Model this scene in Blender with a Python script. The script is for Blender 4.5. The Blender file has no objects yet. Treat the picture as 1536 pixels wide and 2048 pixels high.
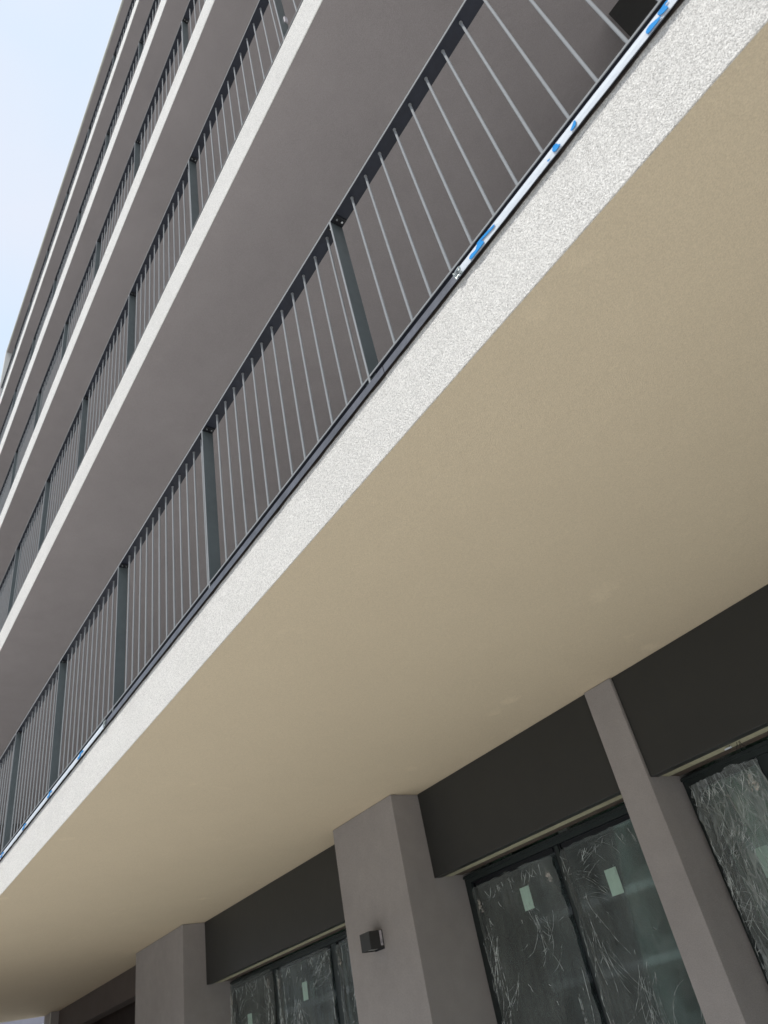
import bpy, bmesh, math, random
from mathutils import Vector, Matrix, noise
random.seed(7)
scene = bpy.context.scene
COL = scene.collection

# ------------------------------------------------------------------ camera
CAM = Vector((0, 0, 1.55))
cd = bpy.data.cameras.new('camera')
cam = bpy.data.objects.new('camera', cd); COL.objects.link(cam)
cd.sensor_fit = 'VERTICAL'; cd.sensor_height = 36.0; cd.sensor_width = 27.0
cd.lens = 1454.8351 / 2048 * 36.0
cd.clip_start = 0.05; cd.clip_end = 3000
R = Matrix(((0.54815164, 0.57990250, 0.60269624),
            (0.81610694, -0.21315656, -0.53715337),
            (-0.18302798, 0.78630608, -0.59010465)))
cam.matrix_world = Matrix.Translation(CAM) @ R.to_4x4()
cd.dof.use_dof = True; cd.dof.focus_distance = 3.4; cd.dof.aperture_fstop = 4.5
scene.camera = cam

# ------------------------------------------------------------------ world and sun
SUN_EL, SUN_AZ = math.radians(62), math.radians(170)      # azimuth from +Y, clockwise
w = bpy.data.worlds.new('World'); scene.world = w; w.use_nodes = True
nt = w.node_tree; nt.nodes.clear()
out = nt.nodes.new('ShaderNodeOutputWorld'); bg = nt.nodes.new('ShaderNodeBackground')
sky = nt.nodes.new('ShaderNodeTexSky'); sky.sky_type = 'NISHITA'; sky.sun_disc = False
sky.sun_elevation = SUN_EL; sky.sun_rotation = SUN_AZ; sky.dust_density = 3.0; sky.air_density = 1.0
tc = nt.nodes.new('ShaderNodeTexCoord'); mp = nt.nodes.new('ShaderNodeMapping')
mp.inputs['Scale'].default_value = (1.0, 1.0, 2.2)
nz = nt.nodes.new('ShaderNodeTexNoise'); nz.inputs['Scale'].default_value = 1.7; nz.inputs['Detail'].default_value = 5; nz.inputs['Roughness'].default_value = .45
rp = nt.nodes.new('ShaderNodeValToRGB')
rp.color_ramp.elements[0].position = .40; rp.color_ramp.elements[0].color = (.25, .25, .25, 1)
rp.color_ramp.elements[1].position = .60; rp.color_ramp.elements[1].color = (1, 1, 1, 1)
cc = nt.nodes.new('ShaderNodeMix'); cc.data_type = 'RGBA'
cc.inputs[6].default_value = (6.9, 8.5, 10.3, 1); cc.inputs[7].default_value = (8.2, 8.7, 9.8, 1)
mx = nt.nodes.new('ShaderNodeMix'); mx.data_type = 'RGBA'; mx.inputs[0].default_value = .93
lk = nt.links.new
lk(tc.outputs['Generated'], mp.inputs['Vector']); lk(mp.outputs[0], nz.inputs['Vector']); lk(nz.outputs['Fac'], rp.inputs[0])
lk(rp.outputs[0], cc.inputs[0]); lk(sky.outputs[0], mx.inputs[6]); lk(cc.outputs[2], mx.inputs[7])
lk(mx.outputs[2], bg.inputs[0]); bg.inputs[1].default_value = 0.088; lk(bg.outputs[0], out.inputs[0])
sd = bpy.data.lights.new('sun', 'SUN'); sd.energy = 3.6; sd.angle = math.radians(4); sd.color = (1, .965, .91)
sun = bpy.data.objects.new('sun', sd); COL.objects.link(sun)
sv = Vector((math.sin(SUN_AZ) * math.cos(SUN_EL), math.cos(SUN_AZ) * math.cos(SUN_EL), math.sin(SUN_EL)))
sun.rotation_euler = sv.to_track_quat('Z', 'Y').to_euler(); sun.location = sv * 50
scene.view_settings.view_transform = 'Standard'; scene.view_settings.look = 'None'
scene.view_settings.exposure = 0.25; scene.view_settings.gamma = 1.0; scene.view_settings.use_curve_mapping = False

# ------------------------------------------------------------------ materials
def mat(name, col, rough=.8, metal=0.0, bumps=(), blotch=(0, 0), speck=None, spec=.4, streak=0, smudge=0):
    """bumps: (scale, distance, detail); blotch: (scale, amount); speck: (scale, amount)"""
    m = bpy.data.materials.new(name); m.use_nodes = True
    n = m.node_tree; b = n.nodes['Principled BSDF']
    b.inputs['Roughness'].default_value = rough; b.inputs['Metallic'].default_value = metal
    b.inputs['Specular IOR Level'].default_value = spec
    t = n.nodes.new('ShaderNodeTexCoord').outputs['Object']
    c = n.nodes.new('ShaderNodeRGB'); c.outputs[0].default_value = (*col, 1); cur = c.outputs[0]
    def mul(cur, scale, amt, detail, vec=None):
        x = n.nodes.new('ShaderNodeTexNoise'); x.inputs['Scale'].default_value = scale; x.inputs['Detail'].default_value = detail
        n.links.new(vec or t, x.inputs['Vector'])
        r = n.nodes.new('ShaderNodeMapRange'); r.inputs[1].default_value = .3; r.inputs[2].default_value = .7
        r.inputs[3].default_value = 1 - amt; r.inputs[4].default_value = 1 + amt
        n.links.new(x.outputs['Fac'], r.inputs[0])
        v = n.nodes.new('ShaderNodeVectorMath'); v.operation = 'SCALE'
        n.links.new(cur, v.inputs[0]); n.links.new(r.outputs[0], v.inputs['Scale']); return v.outputs[0]
    if blotch[1]:
        cur = mul(cur, blotch[0], blotch[1], 5); cur = mul(cur, blotch[0] * 5.3, blotch[1] * .6, 3)
    if streak:
        mpp = n.nodes.new('ShaderNodeMapping'); mpp.inputs['Scale'].default_value = (9, 9, .7)
        n.links.new(t, mpp.inputs['Vector']); cur = mul(cur, 1, streak, 4, mpp.outputs[0])
    if speck: cur = mul(cur, speck[0], speck[1], 2)
    if smudge:      # a few small pale filler marks
        x = n.nodes.new('ShaderNodeTexNoise'); x.inputs['Scale'].default_value = 2.6; x.inputs['Detail'].default_value = 6; n.links.new(t, x.inputs['Vector'])
        r = n.nodes.new('ShaderNodeMapRange'); r.inputs[1].default_value = .67; r.inputs[2].default_value = .74; r.inputs[3].default_value = 1; r.inputs[4].default_value = 1 + smudge
        n.links.new(x.outputs['Fac'], r.inputs[0])
        v = n.nodes.new('ShaderNodeVectorMath'); v.operation = 'SCALE'; n.links.new(cur, v.inputs[0]); n.links.new(r.outputs[0], v.inputs['Scale']); cur = v.outputs[0]
    n.links.new(cur, b.inputs['Base Color'])
    nrm = None
    for sc, dist, det in bumps:
        x = n.nodes.new('ShaderNodeTexNoise'); x.inputs['Scale'].default_value = sc; x.inputs['Detail'].default_value = det
        x.inputs['Distortion'].default_value = .6
        n.links.new(t, x.inputs['Vector'])
        u = n.nodes.new('ShaderNodeBump'); u.inputs['Distance'].default_value = dist; u.inputs['Strength'].default_value = 1
        n.links.new(x.outputs['Fac'], u.inputs['Height'])
        if nrm: n.links.new(nrm, u.inputs['Normal'])
        nrm = u.outputs[0]
    if nrm: n.links.new(nrm, b.inputs['Normal'])
    return m

M = {}
M['stucco'] = mat('white_stucco', (.755, .742, .712), .92, bumps=((185, .008, 2), (420, .003, 2)), blotch=(1.6, .03), speck=(210, .25), spec=.2)
M['tan'] = mat('tan_plaster', (.61, .522, .385), .9, bumps=((260, .0018, 3), (9, .0025, 3)), blotch=(.7, .018), speck=(240, .09), spec=.2, smudge=.10)
M['taupe'] = mat('taupe_plaster', (.325, .298, .298), .9, bumps=((220, .0018, 3), (5, .004, 2)), blotch=(1.0, .045), speck=(240, .09), spec=.2)
M['taupe_wall'] = mat('taupe_render', (.30, .280, .272), .9, bumps=((210, .0022, 3), (6, .004, 2)), blotch=(1.8, .06), speck=(220, .10), spec=.2)
M['beam'] = mat('charcoal_panel', (.030, .0305, .029), .45, bumps=((14, .001, 2),), blotch=(.9, .05), spec=.35)
M['metal'] = mat('anthracite_metal', (.105, .125, .13), .42, .25, bumps=((60, .0003, 2),), blotch=(3, .10), streak=.08, spec=.5)
M['rail'] = mat('navy_grey_metal', (.014, .017, .028), .5, .0, blotch=(4, .14), speck=(60, .10), spec=.35)
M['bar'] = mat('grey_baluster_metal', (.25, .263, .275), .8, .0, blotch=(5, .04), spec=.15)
M['flash'] = mat('lilac_grey_sheet_metal', (.10, .104, .122), .4, .4, bumps=((40, .0006, 3),), blotch=(9, .22), spec=.5)
M['frame'] = mat('black_green_window_frame', (.020, .027, .027), .35, .1, blotch=(6, .12), spec=.5)
M['gasket'] = mat('black_rubber', (.006, .007, .010), .5, spec=.4)
M['cream'] = mat('cream_underlay', (.40, .385, .27), .8, blotch=(9, .10), speck=(50, .12))
M['brown'] = mat('brown_timber_edge', (.09, .07, .055), .8, blotch=(12, .2))
M['film'] = mat('white_protective_film', (.56, .61, .67), .7, bumps=((45, .002, 3),), spec=.15)
M['print'] = mat('blue_print', (.025, .25, .62), .8, bumps=((45, .001, 3),), spec=.1)
M['foam'] = mat('grey_joint_filler', (.30, .29, .28), .9, bumps=((150, .004, 3),), blotch=(60, .4))
M['gap'] = mat('dark_joint', (.05, .04, .035), .9, bumps=((90, .004, 3),), blotch=(30, .5))
M['lamp'] = mat('black_lamp_housing', (.028, .029, .028), .5, .1, blotch=(20, .08), spec=.5)
M['lampglass'] = mat('frosted_lamp_glass', (.25, .27, .26), .3, spec=.5)
M['label'] = mat('pale_label_paper', (.42, .40, .43), .7, blotch=(50, .12))
M['ink'] = mat('label_ink', (.08, .08, .09), .7)
M['bolt'] = mat('zinc_bolt', (.55, .57, .58), .25, .9)
M['sticker'] = mat('pale_green_sticker', (.52, .70, .61), .6, blotch=(25, .05))
M['inner'] = mat('interior_plaster', (.44, .49, .46), .9, blotch=(1.2, .10))
M['innercol'] = mat('interior_column_plaster', (.80, .84, .78), .9, blotch=(2, .05))
M['ground'] = mat('pale_asphalt', (.52, .525, .52), .95, bumps=((60, .004, 3),), blotch=(.3, .12), speck=(90, .15))
M['paving'] = mat('concrete_paving', (.55, .545, .53), .9, bumps=((80, .002, 3),), blotch=(.8, .10), speck=(120, .10))
M['road'] = mat('worn_pale_road', (.40, .40, .40), .9, bumps=((120, .004, 3),), blotch=(.5, .15), speck=(150, .2))
M['floor'] = mat('pale_bounce_floor', (.58, .58, .57), .7, blotch=(2, .05))
M['street_wall'] = mat('street_wall_render', (.20, .22, .21), .9, blotch=(.4, .15))
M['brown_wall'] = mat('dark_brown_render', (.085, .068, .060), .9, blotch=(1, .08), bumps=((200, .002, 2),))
M['dim_ground'] = mat('dark_bounce_cut', (.075, .065, .055), .95, blotch=(.8, .3), bumps=((12, .03, 5),))
M['kerb'] = mat('kerb_concrete', (.33, .32, .30), .9, bumps=((90, .002, 3),), blotch=(1.5, .1))
M['paint'] = mat('white_road_paint', (.75, .75, .72), .8, blotch=(6, .1))
M['white_wall'] = mat('white_render', (.62, .62, .60), .9, bumps=((60, .004, 3),), blotch=(.7, .04))
M['lilac'] = mat('lilac_grey_render', (.30, .29, .33), .9, bumps=((30, .004, 3),), blotch=(.4, .08))
M['roofedge'] = mat('pale_roof_edge', (.55, .55, .50), .8, blotch=(1.5, .08))
M['dark_recess'] = mat('dark_recess_wall', (.045, .032, .028), .9, blotch=(2, .2))  # very dark brown for the far recess walls

def glassmat():
    m = bpy.data.materials.new('green_tinted_glass'); m.use_nodes = True; n = m.node_tree; n.nodes.clear()
    o = n.nodes.new('ShaderNodeOutputMaterial'); t = n.nodes.new('ShaderNodeBsdfTransparent'); t.inputs[0].default_value = (.68, .80, .74, 1)
    g = n.nodes.new('ShaderNodeBsdfGlossy'); g.inputs['Roughness'].default_value = .03; g.inputs[0].default_value = (.86, .92, .92, 1)
    f = n.nodes.new('ShaderNodeFresnel'); f.inputs[0].default_value = 1.6
    ma = n.nodes.new('ShaderNodeMath'); ma.operation = 'MULTIPLY_ADD'; ma.inputs[1].default_value = 1.3; ma.inputs[2].default_value = .03
    x = n.nodes.new('ShaderNodeMixShader'); n.links.new(f.outputs[0], ma.inputs[0]); n.links.new(ma.outputs[0], x.inputs[0])
    n.links.new(t.outputs[0], x.inputs[1]); n.links.new(g.outputs[0], x.inputs[2]); n.links.new(x.outputs[0], o.inputs[0]); return m
M['glass'] = glassmat()

def filmmat(name, veil, crease, freq, gloss, g0):
    """loose clear plastic sheet: see-through, glossy, creases scatter white"""
    m = bpy.data.materials.new(name); m.use_nodes = True; n = m.node_tree; n.nodes.clear(); L = n.links.new
    o = n.nodes.new('ShaderNodeOutputMaterial')
    t = n.nodes.new('ShaderNodeBsdfTransparent'); t.inputs[0].default_value = (.93, .95, .94, 1)
    d = n.nodes.new('ShaderNodeBsdfDiffuse'); d.inputs[0].default_value = (.72, .78, .76, 1)
    tl = n.nodes.new('ShaderNodeBsdfTranslucent'); tl.inputs[0].default_value = (.70, .76, .74, 1)
    g = n.nodes.new('ShaderNodeBsdfGlossy'); g.inputs['Roughness'].default_value = .16; g.inputs[0].default_value = (.95, .97, .97, 1)
    co = n.nodes.new('ShaderNodeTexCoord').outputs['Object']
    def ridge(scale, loc, rot, width, detail=3, dist=.8):
        mp = n.nodes.new('ShaderNodeMapping'); mp.inputs['Scale'].default_value = scale; mp.inputs['Location'].default_value = loc; mp.inputs['Rotation'].default_value = (0, rot, 0)
        L(co, mp.inputs['Vector'])
        x = n.nodes.new('ShaderNodeTexNoise'); x.inputs['Scale'].default_value = 1; x.inputs['Detail'].default_value = detail; x.inputs['Distortion'].default_value = dist
        L(mp.outputs[0], x.inputs['Vector'])
        s = n.nodes.new('ShaderNodeMath'); s.operation = 'SUBTRACT'; s.inputs[1].default_value = .5; L(x.outputs['Fac'], s.inputs[0])
        a = n.nodes.new('ShaderNodeMath'); a.operation = 'ABSOLUTE'; L(s.outputs[0], a.inputs[0])
        r = n.nodes.new('ShaderNodeMapRange'); r.inputs[1].default_value = 0; r.inputs[2].default_value = width; r.inputs[3].default_value = 1; r.inputs[4].default_value = 0
        L(a.outputs[0], r.inputs[0]); return r.outputs[0], x.outputs['Fac']
    r1, h1 = ridge((freq * 1.0, 4, freq * .16), (0, 0, 0), .12, .034)
    r2, h2 = ridge((freq * .75, 4, freq * .30), (7, 3, 2), -.55, .028)
    r3, h3 = ridge((freq * 2.3, 9, freq * .5), (1, 8, 5), .3, .030, 2)
    # creases come and go: gate them with large soft patches
    _, pa = ridge((3.1, 2, 2.3), (4, 4, 9), 0, .1, 2, 0)
    gate = n.nodes.new('ShaderNodeMapRange'); gate.inputs[1].default_value = g0; gate.inputs[2].default_value = g0 + .5; gate.inputs[3].default_value = .25; gate.inputs[4].default_value = 1
    L(pa, gate.inputs[0])
    def op(k, a, b):
        q = n.nodes.new('ShaderNodeMath'); q.operation = k
        for i, v in enumerate((a, b)):
            if isinstance(v, (int, float)): q.inputs[i].default_value = v
            else: L(v, q.inputs[i])
        return q.outputs[0]
    s = op('MAXIMUM', op('MAXIMUM', r1, op('MULTIPLY', r2, .8)), op('MULTIPLY', r3, .5))
    s = op('MULTIPLY', op('MULTIPLY', s, gate.outputs[0]), crease)
    vv = op('MULTIPLY', gate.outputs[0], veil); fac = op('MINIMUM', op('ADD', op('ADD', s, vv), veil * .5), .95)
    bp = n.nodes.new('ShaderNodeBump'); bp.inputs['Distance'].default_value = .007; bp.inputs['Strength'].default_value = 1
    L(op('ADD', op('ADD', h1, h2), op('MULTIPLY', h3, .5)), bp.inputs['Height'])
    for q in (d, g): L(bp.outputs[0], q.inputs['Normal'])
    dd = n.nodes.new('ShaderNodeMixShader'); dd.inputs[0].default_value = .4; L(d.outputs[0], dd.inputs[1]); L(tl.outputs[0], dd.inputs[2])
    m1 = n.nodes.new('ShaderNodeMixShader'); L(fac, m1.inputs[0]); L(t.outputs[0], m1.inputs[1]); L(dd.outputs[0], m1.inputs[2])
    fr = n.nodes.new('ShaderNodeFresnel'); fr.inputs[0].default_value = 1.4; L(bp.outputs[0], fr.inputs['Normal'])
    m2 = n.nodes.new('ShaderNodeMixShader'); L(op('MULTIPLY', fr.outputs[0], gloss), m2.inputs[0]); L(m1.outputs[0], m2.inputs[1]); L(g.outputs[0], m2.inputs[2])
    L(m2.outputs[0], o.inputs[0]); return m
M['sheet'] = filmmat('clear_plastic_sheet', .13, .10, 7, .45, .30)
M['sheet_loose'] = filmmat('crumpled_plastic_sheet', .24, .45, 8, 1.0, .34)

def creasemat(name, col, fac):
    m = bpy.data.materials.new(name); m.use_nodes = True; n = m.node_tree; L = n.links.new; b = n.nodes['Principled BSDF']
    b.inputs['Base Color'].default_value = (*col, 1); b.inputs['Roughness'].default_value = .22; b.inputs['Specular IOR Level'].default_value = .9
    t = n.nodes.new('ShaderNodeBsdfTransparent'); x = n.nodes.new('ShaderNodeMixShader')
    c = n.nodes.new('ShaderNodeTexCoord'); z = n.nodes.new('ShaderNodeTexNoise'); z.inputs['Scale'].default_value = 22; z.inputs['Detail'].default_value = 3; L(c.outputs['Object'], z.inputs['Vector'])
    r = n.nodes.new('ShaderNodeMapRange'); r.inputs[1].default_value = .38; r.inputs[2].default_value = .62; r.inputs[3].default_value = fac * .25; r.inputs[4].default_value = fac
    L(z.outputs['Fac'], r.inputs[0]); L(r.outputs[0], x.inputs[0]); L(t.outputs[0], x.inputs[1]); L(b.outputs[0], x.inputs[2]); L(x.outputs[0], n.nodes['Material Output'].inputs['Surface']); return m
M['crease'] = creasemat('whitened_plastic_crease', (.74, .79, .77), .72)
M['flap'] = creasemat('torn_plastic_flap', (.62, .58, .52), .55)

# ------------------------------------------------------------------ helpers
def link(o, parent=None):
    COL.objects.link(o)
    if parent: o.parent = parent
    return o
def empty(name, loc=(0, 0, 0), label=None, cat=None, group=None):
    o = bpy.data.objects.new(name, None); o.location = loc; o.empty_display_size = .2; link(o); return tag(o, label, cat, group)
def tag(o, label=None, cat=None, group=None, kind=None):
    if label: o['label'] = label
    if cat: o['category'] = cat
    if group: o['group'] = group
    if kind: o['kind'] = kind
    return o
class MB:
    def __init__(s): s.bm = bmesh.new(); s.mats = []
    def box(s, x0, x1, y0, y1, z0, z1, bevel=0):
        r = bmesh.ops.create_cube(s.bm, size=1)['verts']
        for v in r:
            v.co = Vector((x0 + (v.co.x + .5) * (x1 - x0), y0 + (v.co.y + .5) * (y1 - y0), z0 + (v.co.z + .5) * (z1 - z0)))
        if bevel:
            es = list({e for v in r for e in v.link_edges})
            bmesh.ops.bevel(s.bm, geom=es, offset=bevel, segments=2, affect='EDGES', profile=.5)
        return s
    def cyl(s, p, q, r, n=10, r2=None):
        p = Vector(p); q = Vector(q); d = q - p
        m = Matrix.Translation((p + q) / 2) @ d.to_track_quat('Z', 'Y').to_matrix().to_4x4()
        bmesh.ops.create_cone(s.bm, cap_ends=True, segments=n, radius1=r, radius2=r if r2 is None else r2, depth=d.length, matrix=m); return s
    def obj(s, name, m, parent=None, smooth=False):
        me = bpy.data.meshes.new(name); s.bm.normal_update(); s.bm.to_mesh(me); s.bm.free(); me.materials.append(m)
        if smooth:
            for p in me.polygons: p.use_smooth = len(p.vertices) <= 4
        return link(bpy.data.objects.new(name, me), parent)
def box(name, m, x0, x1, y0, y1, z0, z1, parent=None, bevel=0):
    return MB().box(x0, x1, y0, y1, z0, z1, bevel).obj(name, m, parent)
def share(name, me, parent, loc=(0, 0, 0)):
    o = bpy.data.objects.new(name, me); o.location = loc; return link(o, parent)

# ------------------------------------------------------------------ measurements (metres)
XL, XR = -15.24, 5.2
FB = [3.127, 6.165, 9.17, 12.13, 15.13]           # underside of each balcony slab
FT = [3.430, 6.51, 9.58, 12.62, 15.54]            # top of each white edge
HR = [4.583, 7.69, 10.66, 13.59, 16.54]           # handrail underside
YF, YC, YW, YG = 1.265, 3.488, 3.748, 4.03
ROOF = 17.90

# ------------------------------------------------------------------ ground
def sheet(name, m, x0, x1, y0, y1, z):
    me = bpy.data.meshes.new(name); me.from_pydata([(x0, y0, z), (x1, y0, z), (x1, y1, z), (x0, y1, z)], [], [(0, 1, 2, 3)]); me.materials.append(m)
    return tag(link(bpy.data.objects.new(name, me)), kind='structure')
sheet('ground', M['ground'], -900, 900, -900, 900, -.14)
sheet('road', M['road'], -900, 900, -12.5, -5.5, -.136)
for k in range(-20, 20):
    if k == -20: pm = MB()
    pm.box(k * 6, k * 6 + 3, -9.06, -8.94, -.136, -.131)
tag(pm.obj('road_marking', M['paint']), kind='structure')
sheet('bounce_cut_ground', M['dim_ground'], -60, -9.6, -5.2, 3.4, -.04)  # unseen dark ground, added to cut bounce light on the far soffit
pv = tag(box('pavement', M['paving'], -9.59, 60, -5.2, 3.4, -.12, 0), kind='structure')
tag(box('kerb', M['kerb'], -60, 60, -5.35, -5.203, -.139, .004, bevel=.012), kind='structure')

# ------------------------------------------------------------------ the building
B = empty('apartment_building', (0, 0, 0), 'grey and white apartment building with long stacked balconies above a recessed ground floor', 'building')
# upper walls behind the balconies, with glazed doors out of sight of the street
for k in range(5):
    z0 = FT[k] + .02; z1 = FB[k + 1] if k < 4 else ROOF
    box('wall', M['white_wall'], XL + .02, XR - .02, YW + .05, YW + .35, z0, z1 - .002, B)
    for i in range(5):
        cx = -13.2 + i * 3.9
        f = MB().box(cx, cx + .08, YW - .01, YW + .048, z0, z0 + 2.2).box(cx + 1.72, cx + 1.8, YW - .01, YW + .048, z0, z0 + 2.2) \
            .box(cx + .081, cx + 1.719, YW - .01, YW + .048, z0 + 2.12, z0 + 2.2).box(cx + .87, cx + .93, YW - .008, YW + .046, z0, z0 + 2.119).obj('balcony_door', M['frame'], B)
        box('pane', M['gasket'], cx + .082, cx + .868, YW + .03, YW + .047, z0, z0 + 2.118, f)
        box('pane', M['gasket'], cx + .932, cx + 1.718, YW + .03, YW + .047, z0, z0 + 2.118, f)
# balcony slabs
for k in range(5):
    yf = YF
    s = box('balcony_slab', M['tan' if k == 0 else 'taupe'], XL + .004, XR - .004, yf + .0045, 6.0, FB[k], FT[k] - .012, B)
    if k == 0: s['label'] = 'lowest balcony slab with a smooth tan underside'
    else: s['label'] = 'balcony slab with a taupe plaster underside'
    # textured white edge: a thin stucco board hanging 3 mm below the slab, on both ends too
    fz = FB[k] - .0005
    box('white_edge', M['stucco'], XL, XR, yf, yf + .0043, fz, FT[k], s)
    box('balcony_floor', M['floor'], XL + .02, XR - .02, yf + .17, YW + .049, FT[k] - .011, FT[k] + .018, s)  # unseen pale floor, put in to bounce light onto the soffits
    # thin sheet metal drip on top
    if k == 0:
        g = MB()
        xs = [XL]
        while xs[-1] < XR: xs.append(min(xs[-1] + 2.0, XR))
        for a, b in zip(xs[:-1], xs[1:]):
            j = random.uniform(-.0006, .0006)
            g.box(a + .0015, b - .0015, 1.2535 + j, 1.2555 + j, 3.420 + j, 3.4525)
            g.box(a + .0015, b - .0015, 1.2557, 1.42, 3.4500 + j, 3.4525)
        g.obj('metal_drip_edge', M['flash'], s)
        # ragged dark strip for the gap under the drip, its shade put into the colour
        bmj = bmesh.new(); N = 900; prev = None
        for i in range(N + 1):
            x = XL + (XR - XL) * i / N
            zz = 3.4185 - .0035 * max(0, noise.noise((x * 9, 0, 0)) * 1.6 + .25) - .0025 * abs(noise.noise((x * 41, 3, 0)))
            a = bmj.verts.new((x, YF - .0012, zz)); b_ = bmj.verts.new((x, YF - .0012, 3.4295)); c_ = bmj.verts.new((x, YF - .0002, zz))
            if prev:
                bmj.faces.new((prev[0], a, b_, prev[1])); bmj.faces.new((prev[2], c_, a, prev[0]))
            prev = (a, b_, c_)
        mj = MB(); mj.bm = bmj; mj.obj('shaded_gap', M['gap'], s)
    else:
        box('metal_drip_edge', M['gap'], XL + .001, XR - .001, yf + .002, 1.42, FT[k] + .0005, FT[k] + .012, s)
# roof slab, its pale edge and the white end wall under it
rs = box('roof', M['taupe'], -14.47, XR, YF + .03, 7.5, ROOF + .004, ROOF + .16, B)
box('roof_edge', M['roofedge'], -14.475, XR + .002, YF, YF + .028, ROOF, ROOF + .095, rs, bevel=.002)
box('end_wall', M['white_wall'], -14.62, -14.474, YF + .002, YW + .04, FT[4] + .015, ROOF + .09, B)
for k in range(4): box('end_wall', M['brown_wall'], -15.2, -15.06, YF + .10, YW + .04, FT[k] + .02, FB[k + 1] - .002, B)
# column on the first balcony, dark, right above the camera
box('column', M['beam'], -.157, .42, 2.768, YW + .045, FT[0] + .01, FB[1] - .002, B)['label'] = 'dark column on the lowest balcony'

# ground floor: columns, beams, windows
def column(x0, x1, y0, z0=0): return box('column', M['taupe_wall'], x0, x1, y0, 4.30, z0, FB[0] - .002, B, bevel=.004)
cA = column(-5.453, -4.582, YC); cA['label'] = 'wide taupe column carrying the square wall lamp'
cB = column(-10.255, -8.755, YC); cB['label'] = 'very wide taupe column left of the lamp column'
cC = column(-15.20, -14.79, 3.665); cC['label'] = 'farthest taupe column at the building corner'
box('corner_bead', M['roofedge'], -14.80, -14.778, 3.655, 3.664, 0.01, FB[0] - .004, cC)
pil = column(-2.732, -2.517, 3.728); pil['label'] = 'slim taupe pilaster between two film covered windows'
column(1.35, 2.3, YC); column(4.4, XR - .01, YC)
ZBM = 2.520
def beam(x0, x1):
    b = box('beam', M['beam'], x0, x1, YW, YW + .072, ZBM, FB[0] - .001, B, bevel=.003)
    box('cream_underlay', M['cream'], x0 + .002, x1 - .002, YW + .073, YW + .175, ZBM + .006, ZBM + .05, b)
    box('timber_edge', M['brown'], x0 + .002, x1 - .002, YW + .177, YG - .004, ZBM + .010, ZBM + .04, b)
    return b
bm1 = beam(-4.580, -2.734); bm2 = beam(-2.515, 1.348); bm0 = beam(-8.753, -5.455); beam(2.302, 4.398)
# recess between the far columns: plastered lintel and a dark doorway behind
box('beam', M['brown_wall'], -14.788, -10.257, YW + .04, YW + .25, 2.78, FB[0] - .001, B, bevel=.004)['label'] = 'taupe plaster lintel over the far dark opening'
box('wall', M['dark_recess'], -14.788, -10.257, 5.0, 5.1, 0, FB[0] - .001, B)
box('wall', M['dark_recess'], -14.95, -14.79, 4.302, 5.1, 0, FB[0] - .003, B)
box('wall', M['dark_recess'], -10.255, -10.1, 4.302, 5.1, 0, FB[0] - .003, B)
box('door_lintel', M['dark_recess'], -14.786, -10.259, 4.45, 4.5, 2.35, FB[0] - .003, B)

def sticker(win, x0, x1, z0, z1, tilt=0):
    me = MB().box(-(x1 - x0) / 2, (x1 - x0) / 2, -.0006, .0006, -(z1 - z0) / 2, (z1 - z0) / 2).obj('paper_sticker', M['sticker'], win)
    me.location = ((x0 + x1) / 2, YG + .027, (z0 + z1) / 2); me.rotation_euler = (0, tilt, 0); return me
def window(x0, x1, stiles, label, sill=.08, sw=.035):
    zt = 2.516
    f = MB().box(x0 + .001, x0 + .062, YG, YG + .09, sill, zt).box(x1 - .062, x1 - .001, YG, YG + .09, sill, zt) \
        .box(x0 + .063, x1 - .063, YG, YG + .09, zt - .054, zt).box(x0 + .063, x1 - .063, YG, YG + .09, sill, sill + .06) \
        .box(x0 + .001, x1 - .001, YG - .012, YG - .002, zt - .022, zt - .006).obj('window', M['frame'], B)
    f['label'] = label
    ed = [x0 + .063] + [s for s in stiles] + [x1 - .063]
    for (s) in stiles:
        box('stile', M['frame'], s - sw, s + sw, YG + .008, YG + .075, sill + .062, zt - .056, f)
    for i in range(len(ed) - 1):
        a = ed[i] + (sw if i else 0); b = ed[i + 1] - (sw if i < len(ed) - 2 else 0)
        # sash profile and glass
        MB().box(a + .001, a + .014, YG + .016, YG + .06, sill + .062, zt - .056).box(b - .014, b - .001, YG + .016, YG + .06, sill + .062, zt - .056) \
            .box(a + .027, b - .027, YG + .016, YG + .06, zt - .084, zt - .056).box(a + .027, b - .027, YG + .016, YG + .06, sill + .062, sill + .09).obj('sash', M['gasket'], f)
        box('pane', M['glass'], a + .028, b - .028, YG + .030, YG + .036, sill + .091, zt - .085, f)
    return f
w1 = window(-4.580, -2.734, [-3.610], 'film covered sliding window between the lamp column and the slim pilaster', sw=.016)
w2 = window(-2.515, 1.348, [-1.985, -.6, .4], 'film covered window right of the slim pilaster', sw=.05)
w0 = window(-8.753, -5.455, [-7.715, -6.555], 'film covered window left of the lamp column', sw=.045)
sticker(w1, -4.065, -3.972, 2.163, 2.305); sticker(w1, -3.299, -3.203, 2.073, 2.221)
sticker(w2, -2.290, -2.19, 1.92, 2.062)
sticker(w0, -7.236, -7.143, 2.111, 2.258); sticker(w0, -8.446, -8.345, 2.03, 2.17)

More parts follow.
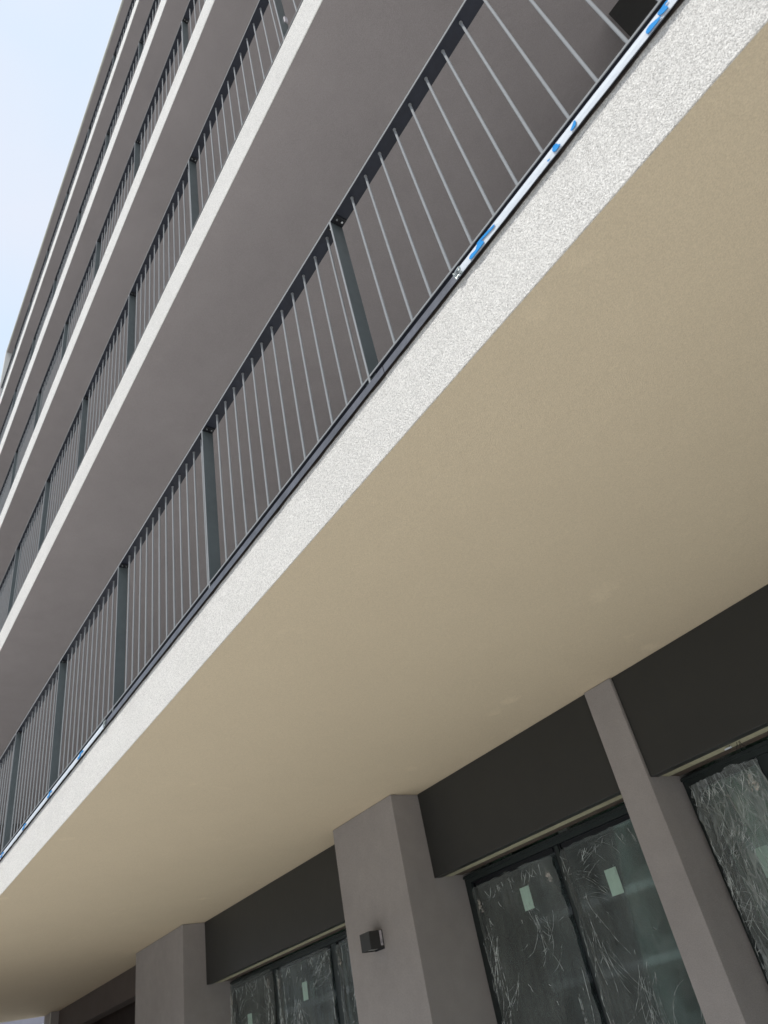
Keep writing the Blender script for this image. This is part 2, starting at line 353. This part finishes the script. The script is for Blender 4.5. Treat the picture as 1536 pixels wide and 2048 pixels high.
# interior
inn = MB()
inn.box(-8.8, 1.4, 8.5, 8.6, 0, 3.1).box(-8.9, -8.801, 4.31, 8.6, 0, 3.1).box(1.41, 1.5, 4.31, 8.6, 0, 3.1)
io = inn.obj('interior_wall', M['inner'], B)
box('interior_ceiling', M['inner'], -8.8, 1.4, 4.125, 8.499, 2.80, 3.05, B)
box('interior_floor', M['inner'], -8.8, 1.4, 4.125, 8.499, .0, .06, B)
box('interior_wall', M['inner'], -5.3, -5.15, 4.31, 8.498, .062, 2.798, B)
for (a, b, y) in ((-3.66, -3.575, 4.16), (-4.95, -4.86, 4.62), (-2.42, -2.33, 4.3)):
    box('interior_column', M['innercol'], a, b, y, y + .25, .062, 2.798, B)

# ------------------------------------------------------------------ railings
PX = [-1.365 + 1.464 * j for j in range(-9, 5)]
HRL = 1.036
bar_me = None
def railing(k, label):
    zr = HR[k] - HRL - .010                       # underside of bottom rail
    L = empty('balcony_railing', (0, 1.296, zr), label, 'railing', 'railings of the stacked balconies')
    X0, X1 = XL + .05, XR - .05
    # handrail as flat bars jointed at posts
    xs = [X0] + [p for p in PX] + [X1]
    for a, b in zip(xs[:-1], xs[1:]):
        if b - a < .05: continue
        mb = MB().box(a + .001, b - .001, 0, .064, HR[k] - zr, HR[k] - zr + .008, .0012); hr_ = mb.obj('handrail', M['rail'], L); box('lit_front_edge', M['bar'], a + .001, b - .001, -.0026, -.0002, HR[k] - zr - .001, HR[k] - zr + .009, hr_)  # paler front strip paints the light caught by the bar's front edge
        mb = MB().box(a + .006, b - .006, 0.001, .062, .0, .009, .0012); br_ = mb.obj('bottom_rail', M['rail'], L); box('lit_front_edge', M['bar'], a + .006, b - .006, -.0026, -.0002, .0005, .0085, br_)
    for p in PX:
        zlow = -.030
        o = share('post', post_me, L, (p, 0, 0))
        o.scale = (1, 1, 1)
        share('lit_front_edge', lit_edge_me, o)
        br = share('bracket', brk_me, L, (p, 0, HR[k] - zr))
        share('bolt', bolt_me, br, (.030, .017, -.0085)); share('bolt', bolt_me, br, (.030, .044, -.0085)); share('bolt', bolt_me, br, (-.022, .016, -.0085))
        for i in range(12):
            share('baluster', bar_me, L, (p - .074 - i * .1130, .027, 0))
        ft = share('post_foot', foot_me, L, (p, 0, 0))
    if PX[-1] < X1 - .3:
        for i in range(5): share('baluster', bar_me, L, (PX[-1] + .15 + i * .113, .027, 0))
    return L
hh = HRL + .010
mb = MB().cyl((0, 0, .0095), (0, 0, hh - .0005), .0054, 12).cyl((0, 0, hh - .004), (0, 0, hh), .0072, 10); tmp = mb.obj('t', M['bar'], None, False); bar_me = tmp.data; bpy.data.objects.remove(tmp)
bar_me.name = 'baluster'
mb = MB().box(-.0045, .0045, .0005, .0635, -.052, hh - .0005, .0012); tmp = mb.obj('t', M['metal']); post_me = tmp.data; bpy.data.objects.remove(tmp); post_me.name = 'post'
mb = MB().box(-.0048, .0048, -.0030, .0002, -.053, hh - .0015, .0006); tmp = mb.obj('t', M['bar']); lit_edge_me = tmp.data; bpy.data.objects.remove(tmp); lit_edge_me.name = 'lit_front_edge'  # pale strip painting the light along the post's front edge
mb = MB().box(.0055, .047, .004, .060, -.007, -.0008, .001).box(-.036, -.0055, .004, .060, -.007, -.0008, .001); tmp = mb.obj('t', M['gasket']); brk_me = tmp.data; bpy.data.objects.remove(tmp); brk_me.name = 'bracket'
mb = MB().cyl((0, 0, -.004), (0, 0, .002), .0052, 6); tmp = mb.obj('t', M['bolt']); bolt_me = tmp.data; bpy.data.objects.remove(tmp); bolt_me.name = 'bolt'
mb = MB().box(-.034, -.0055, .006, .046, -.006, -.001, .001).box(.0055, .034, .006, .046, -.006, -.001, .001); tmp = mb.obj('t', M['metal']); foot_me = tmp.data; bpy.data.objects.remove(tmp); foot_me.name = 'post_foot'
names = ['dark metal railing of the lowest balcony, nearest above the tan ceiling',
         'dark metal railing of the second balcony from the bottom',
         'dark metal railing of the third balcony, middle of the five',
         'dark metal railing of the second balcony from the top',
         'dark metal railing of the topmost balcony, just under the roof']
for k in range(5): railing(k, names[k])
# small white tag left on one post of the second balcony
tg = box('paper_tag', M['label'], -.006, .006, 0, .022, 0, .075)
tg.location = (-1.354, 1.335, 6.97)
tag(tg, 'small white paper tag stuck on a post of the second balcony railing', 'tag')

# ------------------------------------------------------------------ protective film on the lowest drip edge
SH = {'A1': [(0.032, 3.458), (0.035, 3.451), (0.022, 3.452), (0.027, 3.428), (0.005, 3.432), (-0.002, 3.453), (0.015, 3.456)],
'A2': [(0.005, 3.432), (-0.007, 3.4245), (-0.026, 3.425), (-0.041, 3.426), (-0.043, 3.438), (-0.037, 3.447), (-0.026, 3.448), (-0.013, 3.442)],
'B1': [(-0.289, 3.455), (-0.286, 3.444), (-0.294, 3.427), (-0.309, 3.428), (-0.311, 3.435), (-0.3, 3.443)],
'B2': [(-0.35, 3.431), (-0.362, 3.428), (-0.372, 3.427), (-0.379, 3.437), (-0.377, 3.45), (-0.37, 3.457), (-0.358, 3.453), (-0.356, 3.439)],
'B3': [(-0.398, 3.43), (-0.394, 3.4245), (-0.404, 3.4245), (-0.404, 3.431)],
'C1': [(-0.625, 3.448), (-0.634, 3.438), (-0.689, 3.45), (-0.709, 3.451), (-0.707, 3.4615), (-0.666, 3.457)],
'C2': [(-0.689, 3.45), (-0.68, 3.427), (-0.707, 3.426), (-0.725, 3.4245), (-0.746, 3.4245), (-0.753, 3.435), (-0.746, 3.447), (-0.718, 3.44), (-0.714, 3.449), (-0.707, 3.452)]}
def smoothpoly(ps, it=2):
    for _ in range(it):
        q = []
        for i in range(len(ps)):
            a = ps[i]; b = ps[(i + 1) % len(ps)]
            q += [(a[0] * .8 + b[0] * .2, a[1] * .8 + b[1] * .2), (a[0] * .2 + b[0] * .8, a[1] * .2 + b[1] * .8)]
        ps = q
    return ps
def strip(x0, x1, label, prints, seed):
    bmn = bmesh.new(); N = int((x1 - x0) / .012); pv_ = None
    for i in range(N + 1):
        x = x0 + (x1 - x0) * i / N
        w_ = .0016 * noise.noise((x * 14, seed, 0)) + .0008 * noise.noise((x * 50, seed, 2))
        zb = 3.4195 + .0022 * noise.noise((x * 7, seed, 5)) + .0012 * noise.noise((x * 33, seed, 1))
        row = [bmn.verts.new((x, 1.2515 + w_ * .4, zb)), bmn.verts.new((x, 1.2505 + w_ * .5, 3.437)), bmn.verts.new((x, 1.2515 + w_ * .3, 3.4535)), bmn.verts.new((x, 1.268, 3.4545))]
        if pv_:
            for j in range(3): bmn.faces.new((pv_[j], row[j], row[j + 1], pv_[j + 1]))
        pv_ = row
    mb = MB(); mb.bm = bmn; o = mb.obj('protective_film', M['film'], None); tag(o, label, 'protective film', 'protective film strips along the lowest balcony edge')
    so = o.modifiers.new('thickness', 'SOLIDIFY'); so.thickness = .0004
    for ps, dx in prints:
        bq = bmesh.new(); q = smoothpoly(ps)
        vs = [bq.verts.new((x + dx, 1.2472, 3.4210 + (z - 3.4235) * .82)) for x, z in q]; f = bq.faces.new(vs)
        if f.normal.y > 0: f.normal_flip()
        r = bmesh.ops.extrude_face_region(bq, geom=[f]); 
        for v in r['geom']:
            if isinstance(v, bmesh.types.BMVert): v.co.y += .0014
        mq = MB(); mq.bm = bq; mq.obj('blue_print', M['print'], o)
    return o
pr = [(SH[k], 0) for k in SH] + [(SH[k], 1.42) for k in SH]
strip(-.80, 4.9, 'white film strip with cut off blue print on the lowest balcony edge, upper right', pr, 1)
pl = []
for c in (-4.78, -5.511, -6.222, -6.95, -7.67, -8.4, -9.1): pl += [(SH['C1'], c + .69), (SH['C2'], c + .69)]
strip(-15.2, -4.313, 'white film with small blue prints on the lowest balcony edge, far left stretch', pl, 9)
# torn ends of both strips
def scrap(x, z, s, seed, label):
    bmn = bmesh.new(); g = [[None] * 7 for _ in range(7)]
    for i in range(7):
        for j in range(7):
            u = (i / 6 - .5) * s; v = (j / 6 - .5) * s * 1.1
            n_ = Vector(noise.noise_vector((i * .7 + seed, j * .6, 0)))
            g[i][j] = bmn.verts.new((x + u + n_.x * .006, 1.2485 + n_.y * .005, z + v + n_.z * .006))
    for i in range(6):
        for j in range(6): bmn.faces.new((g[i][j], g[i + 1][j], g[i + 1][j + 1], g[i][j + 1]))
    mb = MB(); mb.bm = bmn; o = mb.obj('film_scrap', M['sheet_loose']); tag(o, label, 'film scrap')
    so = o.modifiers.new('thickness', 'SOLIDIFY'); so.thickness = .0004
scrap(-.812, 3.436, .034, 3, 'crumpled torn film scrap at the lower end of the right hand film strip')
scrap(-4.30, 3.436, .040, 8, 'crumpled torn film scrap where the far left film strip begins')

# ------------------------------------------------------------------ bits left in the slot above the right hand window
wr = empty('loose_wires', (-2.02, YW + .12, ZBM), 'thin black loose wires poking from the slot above the window right of the slim pilaster', 'wires')
for i, (dx, dz) in enumerate(((0, -.03), (.02, -.045), (.035, -.035), (-.03, -.02))):
    m_ = MB(); pp = Vector((dx * .5, .0, .02))
    for j in range(1, 7):
        t = j / 6; q_ = Vector((dx * .5 + dx * t + .008 * math.sin(t * 4 + i), -.012 * t, .02 + (dz - .02) * t)); m_.cyl(pp, q_, .0013, 6); pp = q_
    m_.obj('wire', M['gasket'], wr)
ck = box('plastic_clip', M['film'], -2.085, -2.045, YW + .10, YW + .112, ZBM - .010, ZBM - .004)
tag(ck, 'tiny white plastic clip in the slot beside the loose wires', 'clip')

# ------------------------------------------------------------------ square wall lamp
LP = empty('wall_lamp', (-5.034, YC, 2.172), 'black cube wall lamp with a paper label on its side, on the wide taupe column', 'wall lamp')
def lb(name, m, *a, parent=LP, bevel=0): return box(name, m, *a, parent=parent, bevel=bevel)
hb = MB(); hw = .062
hb.box(-hw, hw, -.120, -.116, 0, .116, .0008).box(-hw, -hw + .004, -.1158, -.006, 0, .116).box(hw - .004, hw, -.1158, -.006, 0, .116)
hb.box(-hw + .0042, hw - .0042, -.1158, -.006, .112, .116).box(-hw + .0042, hw - .0042, -.1158, -.006, .012, .016).obj('housing', M['lamp'], LP)
lb('wall_plate', M['gasket'], -hw + .002, hw - .002, -.0058, -.0002, -.004, .118)
lb('diffuser', M['lampglass'], -.045, .048, -.098, -.022, .006, .0118)
lab = lb('label', M['label'], hw + .0002, hw + .0008, -.030, -.010, .018, .114)
for i in range(4): lb('ink', M['ink'], hw + .0009, hw + .0011, -.026 + i * .004, -.0245 + i * .004, .032, .050 + .006 * (i % 2), parent=lab)

# ------------------------------------------------------------------ plastic sheets over the windows
def creases(parent, x0, x1, z0, z1, y, seed, dense):
    """thin raised folds of the stretched plastic: tapered ridges in fans and along the edges"""
    rnd = random.Random(int(seed * 100)); b = bmesh.new()
    zlo = max(z0, 1.1)
    def ridge(x, z, a, L, w, curl, wob):
        n = max(5, int(L / .012)); p = None; ang = a
        for i in range(n + 1):
            t = i / n; ang += curl * L / n + rnd.uniform(-wob, wob)
            hw = w * wk * math.sin(math.pi * min(1, t * .9 + .06)) ** .6 * rnd.uniform(.35, 1.0)
            nx_, nz_ = -math.sin(ang), math.cos(ang)
            if not (x0 + .004 < x < x1 - .004 and z < z1 - .03): break
            v = (b.verts.new((x - nx_ * hw, y + .0006, z - nz_ * hw)), b.verts.new((x, y - .0016 - hw, z)), b.verts.new((x + nx_ * hw, y + .0006, z + nz_ * hw)))
            if p:
                b.faces.new((p[0], v[0], v[1], p[1])); b.faces.new((p[1], v[1], v[2], p[2]))
            p = v; x += math.cos(ang) * L / n; z += math.sin(ang) * L / n
    W = x1 - x0; k = 2.6 if dense else 1.15; wk = 1.5 if dense else 1.0
    # long pulls hanging along both sides and from the lower part
    for _ in range(int(20 * k)):
        side = rnd.random() < .6; u = rnd.random() ** 2 * .16
        ridge(x0 + W * u if side else x1 - W * u, rnd.uniform(zlo + .2, z1 - .06), -math.pi / 2 + rnd.uniform(-.12, .12), rnd.uniform(.12, .55), rnd.uniform(.0006, .0015), rnd.uniform(-1.2, 1.2), .10)
    # fans
    for _ in range(int(7 * k)):
        cx, cz = rnd.uniform(x0 + .05, x1 - .05), rnd.uniform(zlo, z1 - .12); base = rnd.choice((-1.9, -1.2, .5, 2.4, -2.3)); bend = rnd.uniform(-4, 4)
        for j in range(rnd.randint(4, 9)):
            ridge(cx + rnd.uniform(-.04, .04), cz + rnd.uniform(-.07, .07), base + rnd.uniform(-.35, .35), rnd.uniform(.08, .42), rnd.uniform(.0003, .0008), bend + rnd.uniform(-1.5, 1.5), .13)
    # short nicks
    for _ in range(int(26 * k)):
        ridge(rnd.uniform(x0, x1), rnd.uniform(zlo, z1 - .05), rnd.uniform(-2.6, -.5), rnd.uniform(.015, .08), rnd.uniform(.0006, .0015), rnd.uniform(-9, 9), .2)
    # bunched top hem
    for _ in range(int(16 * k)):
        ridge(rnd.uniform(x0 + .01, x1 - .03), z1 - rnd.uniform(.035, .06), rnd.uniform(-2.4, -.7), rnd.uniform(.03, .11), rnd.uniform(.0008, .0018), rnd.uniform(-6, 6), .2)
    mb = MB(); mb.bm = b; c = mb.obj('crease', M['crease'], parent, True); c['kind'] = 'stuff'
    # crumpled, torn lumps at the top corners
    for (cx, cz) in ((x0 + .07, z1 - .14), (x1 - .06, z1 - .12)):
        if rnd.random() < .75:
            b = bmesh.new(); N = 9; g = []
            for i in range(N):
                row = []
                for j in range(N):
                    q = Vector(noise.noise_vector((i * .8 + seed, j * .8, cx * 9)))
                    row.append(b.verts.new((cx + (i / (N - 1) - .5) * .05 * (1.2 - j / N) + q.x * .014, y - .008 + q.y * .010, cz + (j / (N - 1) - .5) * .085 + q.z * .014)))
                g.append(row)
            for i in range(N - 1):
                for j in range(N - 1):
                    if noise.noise((i * .9, j * .9, cz * 7)) > -.12: b.faces.new((g[i][j], g[i + 1][j], g[i + 1][j + 1], g[i][j + 1]))
            mb = MB(); mb.bm = b; mb.obj('torn_flap', M['flap'], parent)
def plastic(x0, x1, z0, z1, label, seed, amp=.012, m='sheet', nx=84, nz=170, yb=YG - .004, fold=.5):
    bmn = bmesh.new(); g = []
    for j in range(nz + 1):
        row = []
        for i in range(nx + 1):
            u = i / nx; v = j / nz
            x = x0 + (x1 - x0) * u; z = z0 + (z1 - z0) * v
            def rg(sx, sz, o): return 1 - min(1, abs(noise.noise((x * sx + o, z * sz, seed * 3.7))) * 3.2)
            h = rg(7, 1.1, 0) * .5 + rg(15, 2.6, 9) * .3 + rg(26, 5, 4) * .14 + .4 * noise.noise((x * 3, z * 3, seed))
            e = min(u, 1 - u, (1 - v) * 1.6); edge = math.exp(-e * 16)
            h += edge * fold * (rg(34, 5, 2) + .5)
            top = math.exp(-(1 - v) * 22)
            dx = (noise.noise((z * 9, seed, u * 2)) * .016 + noise.noise((z * 31, seed + 5, u)) * .006) * math.exp(-min(u, 1 - u) * 14)
            dz = (noise.noise((x * 11, seed + 9, 0)) * .018 + noise.noise((x * 37, seed + 2, 0)) * .008) * top
            # rounded, pulled-down top corners
            dz -= (.004 if m == 'sheet_loose' else .03) * (math.exp(-u * 22) * .9 + math.exp(-(1 - u) * 22)) * top
            row.append(bmn.verts.new((x + dx, yb - amp * h, z + dz)))
        g.append(row)
    for j in range(nz):
        for i in range(nx): bmn.faces.new((g[j][i], g[j][i + 1], g[j + 1][i + 1], g[j + 1][i]))
    mb = MB(); mb.bm = bmn; o = mb.obj('plastic_sheet', M[m], None, True)
    creases(o, x0, x1, z0, z1, yb - amp * 1.9, seed, m == 'sheet_loose')
    return tag(o, label, 'plastic sheet', 'clear plastic sheets over the ground floor windows')
plastic(-4.508, -3.652, .25, 2.425, 'clear plastic sheet with torn top corners on the window beside the lamp column, left pane', 1.3)
plastic(-3.588, -2.78, .25, 2.425, 'clear plastic sheet on the pane touching the slim pilaster on its left', 4.1, amp=.010)
plastic(-2.480, -2.026, .25, 2.462, 'heavily crumpled shiny plastic sheet just right of the slim pilaster', 7.7, amp=.022, m='sheet_loose')
plastic(-1.93, -.66, .25, 2.44, 'crumpled plastic sheet at the right edge of the photo, beyond the grey stile', 2.2, amp=.02, m='sheet_loose')
plastic(-8.93 + .18, -7.74, .25, 2.48, 'clear plastic sheet with a bright bunched left edge beside the very wide column', 11.4, amp=.014)
plastic(-7.66, -6.61, .25, 2.455, 'clear plastic sheet with long vertical creases on the middle pane left of the lamp column', 5.9, amp=.010)
plastic(-6.49, -5.52, .25, 2.45, 'clear plastic sheet on the narrow strip of window directly left of the lamp column', 8.6, amp=.010)

# ------------------------------------------------------------------ building across the street (behind the viewer, mirrored in the glass)
OB = empty('street_building', (-15, -30, 0), 'dark grey building with pale floor bands across the street', 'building')
box('wall', M['street_wall'], -50, 45, -6, 6, -.13, 11.4, OB)
box('roof', M['roofedge'], -50.3, 45.3, -6.3, 6.3, 11.402, 11.6, OB)
for k in range(4): box('floor_band', M['white_wall'], -50, 45, 6.002, 6.5, 2.6 + k * 2.9, 2.95 + k * 2.9, OB)
for k in range(4):
    for i in range(22):
        wd = box('window', M['frame'], -47 + i * 4.2, -45 + i * 4.2, 6.002, 6.04, .7 + k * 2.9, 2.3 + k * 2.9, OB)

# ------------------------------------------------------------------ far neighbour glimpsed below the soffit end
NB = empty('neighbour_building', (-52, 10, 0), 'pale lilac grey building seen as a sliver beyond the far end of the tan ceiling', 'building')
box('wall', M['lilac'], -8, 8, -14, 14, -.13, 8.2, NB)
box('roof', M['roofedge'], -8.3, 8.3, -14.3, 14.3, 8.202, 8.45, NB)
for z in (1.2, 4.3):
    for i in range(7):
        wd = box('window', M['white_wall'], 8.002, 8.06, -12.5 + i * 4, -11 + i * 4, z, z + 1.5, NB)
        box('pane', M['gasket'], 8.062, 8.07, -12.4 + i * 4, -11.1 + i * 4, z + .1, z + 1.4, wd)
